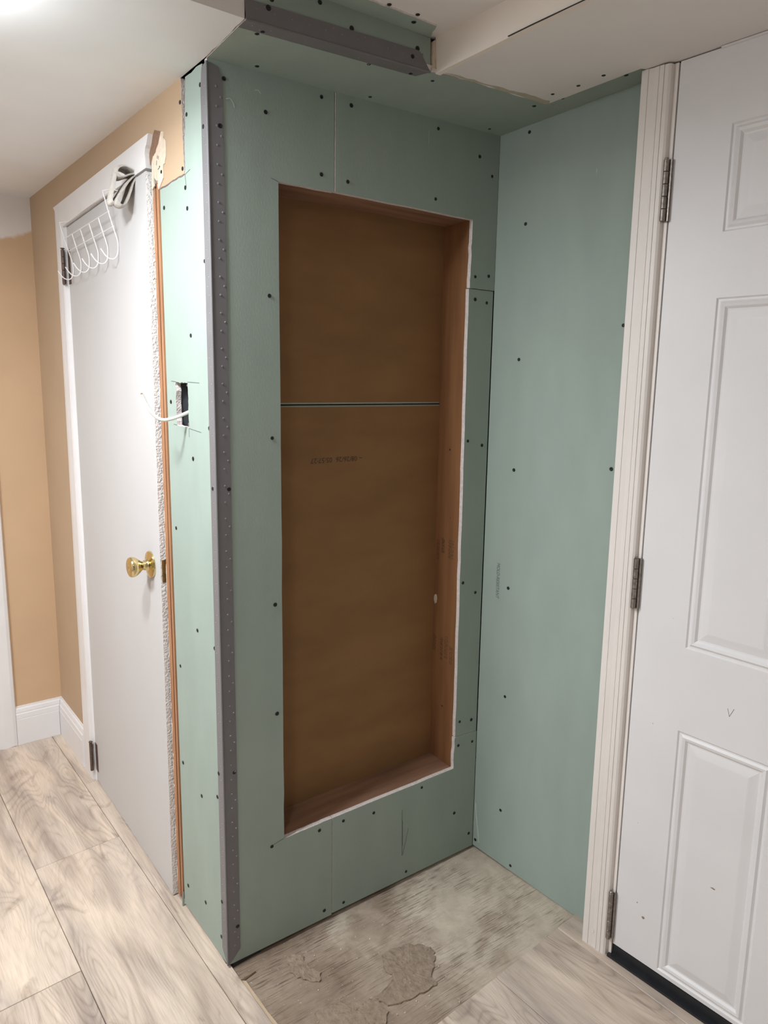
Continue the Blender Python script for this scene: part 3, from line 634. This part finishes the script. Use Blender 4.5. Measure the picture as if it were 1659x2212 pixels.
# knob with rose, brass
KU, KZ = DW-.0705, .954
mb = MB(); mb.lathe(FD(KU, 0, KZ), dn, [(0, .0362), (.002, .0365), (.0045, .0355), (.0065, .031), (.008, .025), (.0105, .0165), (.0165, .0135), (.0185, .0135), (.019, .0118), (.0235, .0115), (.027, .0135), (.0335, .0195), (.041, .0248), (.0485, .0272), (.054, .0268), (.0575, .0245), (.059, .020), (.0585, .0165), (.0592, .0155), (.0592, .004), (.0585, .003)], 40)
kb = mb.obj('door_knob', BRASS, door1); smooth_angle(kb, 40)
mb = MB(); mb.box(lambda a, o, b: FD(DW+o, a, b), -.030, -.0035, KZ-.034, KZ+.026, .0012, 0); mb.box(lambda a, o, b: FD(DW+o, a, b), -.023, -.011, KZ-.012, KZ+.010, .004, .001); mb.obj('latch_plate', BRASSD, door1)
for z0, z1, m in ((1.737, 1.842, BRONZE), (.050, .155, BRONZE)):
    mb = MB(); n = 5; h = (z1-z0)/n
    for i in range(n): mb.lathe(FL(1.033, .0155, z0+i*h+.0004), (0, 0, 1), [(0, .0048), (.0006, .0056), (h-.0014, .0056), (h-.0008, .0048)], 12)
    mb.lathe(FL(1.033, .0155, z1), (0, 0, 1), [(0, .004), (.003, .0035), (.004, .007), (.006, .0065), (.0065, .003)], 12)
    mb.box(FL, 1.036, 1.054, z0, z1, .0142, .0128); mb.box(FD, -.001, .024, z0, z1, .0014, .0002)
    hg = mb.obj('hinge', m, door1); smooth_angle(hg)

# over-door hook rack: white wire
rack = empty('hook_rack', FL(.75, .02, 1.75), 'white wire rack with six hooks hung over the flat door', 'hook rack')
S6 = [.53, .618, .706, .7945, .8825, .97]
def doorface(s_): return .012*(1.03-s_)/.715
def hookpath(s_, full):
    f = doorface(s_); p_ = []
    if full: p_ += [(-.036, 1.9305-.022*(s_-.3)), (.012, 1.9330-.022*(s_-.3)), (.036, 1.921-.020*(s_-.5))]
    p_ += [(.0235, 1.872-.012*(s_-.5)), (.0135, 1.836-.012*(s_-.5)), (.0035, 1.803), (.0025, 1.785), (.004, 1.770), (.010, 1.758), (.019, 1.753), (.029, 1.755), (.0385, 1.763), (.0475, 1.7765)]
    return [FL(s_, f+o, z - .0085*(s_-.53)/.44*(1 if z < 1.82 else 0)) for o, z in p_]
def catmull(pts, n=4):
    out = []
    for i in range(len(pts)-1):
        a, b, c, d = pts[max(i-1, 0)], pts[i], pts[i+1], pts[min(i+2, len(pts)-1)]
        for j in range(n):
            t = j/n; out.append(.5*((2*b)+(c-a)*t+(2*a-5*b+4*c-d)*t*t+(3*b-a-3*c+d)*t**3))
    out.append(pts[-1]); return out
for i, s_ in enumerate(S6):
    full = i in (0, 5); hp = hookpath(s_, full)
    q = hp[:3] + catmull(hp[2:])[1:] if full else catmull(hp)
    mb = MB(); mb.tube(q, .00165, 7); o = mb.obj('wire_hook', WIRE, rack); smooth_angle(o, 60)
for zz, oo in ((1.872, .0235), (1.836, .0135)):
    mb = MB(); mb.tube([FL(s_, doorface(s_)+oo, zz-.012*(s_-.5)) for s_ in (.525, .75, .975)], .0014, 6); mb.obj('cross_wire', WIRE, rack)
mb = MB(); mb.tube([FL(s_, doorface(s_)+.010, 1.9345-.022*(s_-.3)) for s_ in (.53, .97)], .0014, 6); mb.obj('cross_wire', WIRE, rack)

# cloth wedged over the door's top edge
strips = [
  [(-.014, 1.9405), (.002, 1.941), (.016, 1.9475), (.030, 1.952), (.043, 1.950), (.051, 1.943), (.0525, 1.934), (.046, 1.9275), (.036, 1.9285), (.024, 1.935), (.010, 1.939), (-.014, 1.939)],
  [(-.014, 1.939), (.004, 1.9375), (.018, 1.928), (.032, 1.910), (.045, 1.889), (.0545, 1.8745), (.056, 1.867), (.0495, 1.8615), (.040, 1.8625), (.032, 1.872), (.025, 1.888), (.019, 1.906), (.013, 1.922), (.004, 1.935), (-.014, 1.937)],
  [(.0515, 1.944), (.054, 1.930), (.0575, 1.912), (.0625, 1.890), (.0665, 1.873), (.0655, 1.8665), (.060, 1.866), (.057, 1.871)]]
mb = MB(); th = .0021
for pi_, prof in enumerate(strips):
    pts = catmull([Vector((o, z, 0)) for o, z in prof], 3); k = len(pts); k0 = len(mb.v)
    ss = ([.386, .391, .402, .416, .430, .440], [.386, .391, .402, .416, .430, .440], [.392, .398, .408, .42, .432, .440])[pi_]
    for si, s_ in enumerate(ss):
        for side in (1, -1):
            for i, q in enumerate(pts):
                t = (pts[min(i+1, k-1)]-pts[max(i-1, 0)]).normalized(); nn = Vector((-t.y, t.x, 0))*th*side*(1 if 0 < si < len(ss)-1 else .6)
                g = max(0, q.x)/.055; sc_ = 1 + .09*math.sin(si*1.0)*g; wob = .0020*math.sin(i*.45+pi_*2)*g + .0008*math.sin(i*1.7)
                mb.v.append(tuple(FL(s_+wob, (q.x+nn.x)*sc_, 1.94+(q.y+nn.y-1.94)*sc_)))
    row = 2*k
    for si in range(len(ss)-1):
        for side in (0, 1):
            for i in range(k-1):
                a = k0+si*row+side*k+i; mb.f.append((a, a+1, a+row+1, a+row)); mb.m.append(0)
    for si in (0, len(ss)-1):
        for i in range(k-1): a = k0+si*row+i; mb.f.append((a, a+1, a+k+1, a+k)); mb.m.append(0)
cl = mb.obj('cloth_rag', CLOTH, None, base=FL(.41, .01, 1.938)); smooth_angle(cl, 60)
tag(cl, 'folded grey beige rag pinched between flat door top and head casing', 'cloth')
# loose electric cable
cab = [(.150, -.062, 1.402), (.140, -.035, 1.384), (.1405, -.005, 1.371), (.147, .018, 1.3605), (.153, .036, 1.354), (.160, .052, 1.3515), (.167, .065, 1.358), (.173, .077, 1.374), (.177, .085, 1.391), (.180, .0915, 1.409)]
q = catmull([FL(*c_) for c_ in cab], 5); mb = MB(); mb.tube(q, .0041, 10)
cb = empty('electric_cable', FL(.14, 0, 1.37), 'white cable end curling out of the switch box cut-out', 'cable')
o = mb.obj('cable_sheath', CABLE, cb); smooth_angle(o, 60)
e = q[-1]; ed = (q[-1]-q[-2]).normalized(); mb = MB(); mb.lathe(e, ed, [(0, .0025), (.003, .0022), (.0035, .001)], 8); mb.obj('bare_wire_end', JAMB, cb)
# wooden sliver on the concrete
mb = MB(); mb.tube(catmull([Vector(v_) for v_ in ((.008, -.041, .004), (.016, -.049, .005), (.027, -.047, .0045), (.038, -.0455, .004), (.052, -.043, .003))], 4), .0022, 6)
sv = mb.obj('wood_sliver', wood('sliver_wood', (.33, .23, .15), (.22, .15, .1), 40, (1, 6, 1)), None, base=(.03, -.045, 0)); tag(sv, 'thin curled wood sliver lying on concrete below the grey corner bead', 'wood sliver')

# ================================================================== FAR WALL
wf = MB(); wf.prism(FF, [(-2.2, 0), (-.1025, 0), (-.1025, 2.081), (-2.2, 2.081)], 0, -.05)
wall_far = wf.obj('wall_far', FARTAN); tag(wall_far, 'far tan wall with a ragged white paint band near the ceiling', 'wall', 'structure')
BP = [(0, 0), (.014, 0), (.014, .1045), (.0125, .1055), (.0135, .1085), (.0125, .1260), (.0095, .1285), (.0095, .131), (.0105, .133), (.008, .146), (.004, .150), (.004, .1555), (0, .1565)]
def baseboard(name, fr, a0, a1, label, mit0, mit1):
    mb = MB(); k = len(BP)
    for a, mt in ((a0, mit0), (a1, mit1)):
        for o, z in BP: mb.v.append(tuple(fr(a+mt*o, o, z+.0065)))
    for i in range(k): j = (i+1) % k; mb.f.append((i, j, k+j, k+i)); mb.m.append(0)
    mb.f += [tuple(range(k)), tuple(range(k, 2*k))]; mb.m += [0, 0]
    return tag(mb.obj(name, TRIMW), label, 'baseboard', 'structure')
baseboard('baseboard_far', FF, -.270, -.1025, 'short white moulded baseboard on the far tan wall', 0, -1)
baseboard('baseboard_left', FL, 1.148, LEN*nl, 'white moulded baseboard beside the flat door casing', 0, -1)
mb = MB(); prof = [(-.2685, 0), (-.2688, .008), (-.272, .013), (-.282, .016), (-.31, .0165), (-.335, .0155), (-.347, .011), (-.350, .006), (-.352, 0)]; k = len(prof); rnd = random.Random(9)
for z in (.007, 2.05):
    for x, o in prof: mb.v.append(tuple(FF(x, o, z + (rnd.uniform(-.002, .002) if z < 1 else 0))))
for i in range(k-1): mb.f.append((i, i+1, k+i+1, k+i)); mb.m.append(0)
mb.f += [tuple(range(k)), tuple(range(k, 2*k))]; mb.m += [0, 0]
t5 = mb.obj('trim_5', TRIMW); tag(t5, 'white rounded door casing on the far tan wall at the left edge', 'door casing', 'structure')
MB().box(FF, -.372, -.3525, .006, 2.04, .006, 0).obj('door_jamb', TRIMW, t5)
# walls that close the room behind and beside the camera
tag(MB().prism(lambda a, o, b: Vector((-2.2+o, a, b)), [(-2.8, 0), (1.5, 0), (1.5, 2.2), (-2.8, 2.2)], 0, -.05).obj('wall_outer', PALE), 'pale wall closing the room to the left of the camera', 'wall', 'structure')
tag(MB().prism(lambda a, o, b: Vector((a, -2.8+o, b)), [(-2.2, 0), (1.25, 0), (1.25, 2.2), (-2.2, 2.2)], 0, -.05).obj('wall_near', PALE), 'pale wall closing the room behind the camera', 'wall', 'structure')

# ================================================================== CEILING
HZ = 2.162
up = MB()
up.prism(FU, [(-2.2, -.189), (0, -.189), (0.02, -.18), (.44, -.18), (.435, -.242), (.66, -2.8), (-2.2, -2.8)], HZ, HZ+.03)
ceil = up.obj('ceiling', WHITE); tag(ceil, 'white patched ceiling stepping down to green board over the alcove', 'ceiling', 'structure')
def slab(name, pts, m, zo=0.0, th=.0127, parent=ceil, zf=zc, mats=None):
    t = tessellate_polygon([[Vector((a, b, 0)) for a, b in pts]]); n = len(pts); v = [(x, y, zf(x, y)+zo) for x, y in pts] + [(x, y, zf(x, y)+zo+th) for x, y in pts]
    f = [tuple(q) for q in t] + [tuple(n+i for i in q) for q in t] + [(i, (i+1) % n, n+(i+1) % n, n+i) for i in range(n)]
    fm = [0]*len(t) + [1]*(len(t)+n)
    return obj(name, v, f, m if isinstance(m, list) else [m, GYPSUM], parent, fm=fm)
# low white ceiling over the flat door
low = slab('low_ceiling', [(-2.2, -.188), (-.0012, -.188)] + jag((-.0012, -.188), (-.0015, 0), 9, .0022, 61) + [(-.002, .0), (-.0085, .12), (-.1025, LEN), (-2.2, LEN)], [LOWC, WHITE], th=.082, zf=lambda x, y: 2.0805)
nD = Vector((0, 0, -1))
ga = slab('green_ceiling_board', [(.0008, .002), (W, .002), (W+.0232, -.2135), (.757, -.2115), (.549, -.209), (.426, -.1995), (.0008, -.1885)], GREEN)
for x, y in ((.099, -.023), (.284, -.159), (.379, -.023), (.445, -.167), (.741, -.187), (.751, -.024), (.040, -.150)): screw((x, y, zc(x, y)-.0005), nD, ga)
gb = slab('green_ceiling_board', [(.7605, -.2145), (W+.0236, -.217), (W+.048, -.44), (.789, -.446)], GREEN, zo=.0005)
for x, y in ((.765, -.253), (.791, -.407)): screw((x, y, zc(x, y)-.0003), nD, gb)
# white boxed beam along the panel door
def zb(x, y):
    z = zc(x, y)
    if y < -.44: z = zc(x, -.44) + .02*min(1, (-.44-y)/.3)*0
    return z
beam_pts = [(.4255, -.2005)] + jag((.4262, -.2105), (.757, -.213), 18, .0022, 71) + jag((.757, -.213), (.788, -.447), 8, .001, 72) + [(.788, -.447), (.82, -.455), (1.06, -2.8), (.642, -2.8), (.4545, -.555)]
bmv = slab('white_beam_board', beam_pts, [WHITE, WHITE], zo=-.0022, th=.0147, zf=zb)
for x, y, s_ in ((.722, -.261, .6), (.737, -.322, 1), (.743, -.385, 1)): screw((x, y, zb(x, y)-.0027), nD, bmv)
# its upright face
v = []
for x, y in ((.4255, -.2005), (.4545, -.555), (.642, -2.8)): v += [(x, y, zb(x, y)-.0022), (x-.002, y, HZ+.002)]
v2 = [(a+.0127, b, c) for a, b, c in v]
f = [(0, 2, 3, 1), (2, 4, 5, 3)]; f = f + [tuple(6+i for i in q) for q in f] + [(0, 1, 7, 6), (4, 5, 11, 10), (0, 2, 8, 6), (2, 4, 10, 8), (1, 3, 9, 7), (3, 5, 11, 9)]
obj('beam_face', v+v2, f, mat('pinkish_white_paint', (0.88, 0.80, 0.72), .75, .05, 5, bump=.05, bscale=60), ceil)
# ragged tape along the beam's cut edge
tp = jag((.44, -.2155), (.757, -.2135), 20, .0025, 81) + [(.757, -.2135), (.752, -.226)] + jag((.745, -.2315), (.60, -.2265), 9, .004, 82) + jag((.60, -.2265), (.44, -.2185), 9, .003, 83)
slab('torn_joint_tape', tp, TAPE, zo=-.0029, th=.0008, zf=zb)
mb = MB(); mb.tube([(.4412-.0012+(.083*t), -.40-t, zb(.45, -.4-t)-.0022) for t in (0, .06, .12, .22, .4)], .0011, 6); mb.obj('joint_crack', DARK, ceil)
# plaster smears on the beam
# header board and its bead
def FH(x, o, z): return Vector((x, -.1885 - .0235*x - o, z))
nH = Vector((.0235, -1, 0)).normalized()*1; nH = Vector((-.0235, -1, 0)).normalized()
hb = MB().prism(FH, [(.0008, 2.082), (.4135, 2.094), (.4125, 2.158), (.0008, 2.159)], 0, -.0127, 0, 1, 2).obj('header_board', BOARD, ceil)
for x, z in ((.051, 2.127), (.22, 2.124), (.379, 2.129), (.15, 2.15)): screw(FH(x, .0005, z), nH, hb)
MB().prism(FH, [(.4135, 2.096), (.4275, 2.096), (.4275, 2.16), (.4135, 2.16)], -.006, -.03).obj('shadow_gap', DARK, ceil)  # near-black block paints the shade inside the slot
MB().prism(FH, jag((.4165, 2.1), (.425, 2.099), 2, .001, 1)+jag((.425, 2.099), (.4245, 2.157), 4, .001, 2)+jag((.4245, 2.157), (.4175, 2.152), 2, .001, 3)+jag((.4175, 2.152), (.4165, 2.1), 5, .001, 4), .004, -.01).obj('torn_paper', TORN, ceil)
MB().prism(FH, [(.4135, 2.0935), (.4255, 2.094), (.4255, 2.1), (.4150, 2.099)], .006, -.02).obj('torn_paper', GYPSUM, ceil)
slab('green_ceiling_strip', [(-.0, -.182), (.413, -.192)] + jag((.405, -.212), (.392, -.2425), 3, .002, 91) + jag((.392, -.2425), (0, -.2385), 24, .002, 92), GREEN, zf=lambda x, y: HZ-.0035)
for x, y in ((.272, -.246), (.338, -.250)): screw((x, y, HZ-.0005), nD, ceil)
screw((.345, -.228, HZ-.004), nD, ceil)
mb = MB(); L_ = .4125
mb.prism(FH, [(0, 2.0802), (L_, 2.0925), (L_-.0265, 2.1235), (L_-.030, 2.1255), (0.0, 2.1135)], .0016, .0006)
def FB(x, o, d): return Vector((x, -.1885-.0235*x+d, zc(x, -.19)-o))
mb.prism(FB, [(0, -.001), (L_, -.001), (L_-.014, .032), (0, .032)], .0017, .0006)
mb.tube([FH(0.0, .0004, 2.0795), FH(L_, .0004, 2.0922)], .0026, 10)
hbd = mb.obj('corner_bead', BEAD, ceil); tag(hbd, 'dark grey corner bead along the ceiling drop')
pa, pb, x, k = [], [], .02, 0
while x < .40:
    pa.append((x, 2.082+.03*x+.0185, .0016)); pb.append((x, .012, .0017))
    if k % 2 == 0: pa.append((x+.017, 2.082+.03*x+.027, .0016)); pb.append((x+.017, .021, .0017))
    x += .0355; k += 1
dimples(FH, nH, pa, .0019, .0009, hbd, BEADL); dimples(FB, nD, pb, .0012, .0006, hbd, BEADL)
for x, z in ((.044, 2.110), (.366, 2.1105)): screw(FH(x, .0016, z), nH, hbd)
for x, d in ((.044, .024), (.382, .026)): screw(FB(x, .0017, d), nD, hbd)
# framing that closes the drop behind the boards
MB().prism(FU, [(-2.2, -.18), (1.0, -.18), (1.0, 1.5), (-2.2, 1.5)], 2.165, 2.19).obj('ceiling_joists', DARK, ceil)
MB().prism(FU, [(.42, -.2), (1.3, -.2), (1.3, -2.8), (.62, -2.8)], 2.165, 2.19).obj('ceiling_joists', DARK, ceil)

# ================================================================== LAMPS
def lamp(name, x, y, z, r_, dome, s, glow, label):
    e = empty(name, (x, y, z), label, 'ceiling light')
    mb = MB(); mb.lathe((x, y, z), (0, 0, -1), [(0, r_*1.08), (.010, r_*1.08), (.012, r_)], 24); mb.obj('lamp_rim', TRIMW, e)
    mb = MB(); mb.lathe((x, y, z-.0122), (0, 0, -1), [(0, r_*.98), (dome*.4, r_*.92), (dome*.8, r_*.6), (dome, .004)], 16)
    mb.obj('lamp_diffuser', emis(name+'_glow', LAMP_COL, glow), e, smooth=True)
    ld = bpy.data.lights.new('lamp_light', 'AREA'); ld.shape = 'DISK'; ld.size = 2*r_*.9; ld.energy = s; ld.color = LAMP_COL
    lo = bpy.data.objects.new('lamp_light', ld); C.objects.link(lo); lo.parent = e; lo.location = (0, 0, -.018-dome)
    return e
lamp('dome_ceiling_lamp', -.50, -.075, 2.0805, .085, .045, LAMP_DOOR, GLOW_DOOR, 'round dome ceiling lamp on the low ceiling by the flat door')
lamp('added_disc_light', -1.32, .12, 2.0805, .24, .012, ADDED_DISC, 3, 'added unseen wide disc light at the left of the low ceiling')  # added light, made wide so its shadows stay soft
lamp('flush_ceiling_lamp', -1.05, -1.50, HZ, .15, .02, LAMP_ROOM, 3, 'round flush ceiling lamp in the room behind the camera')
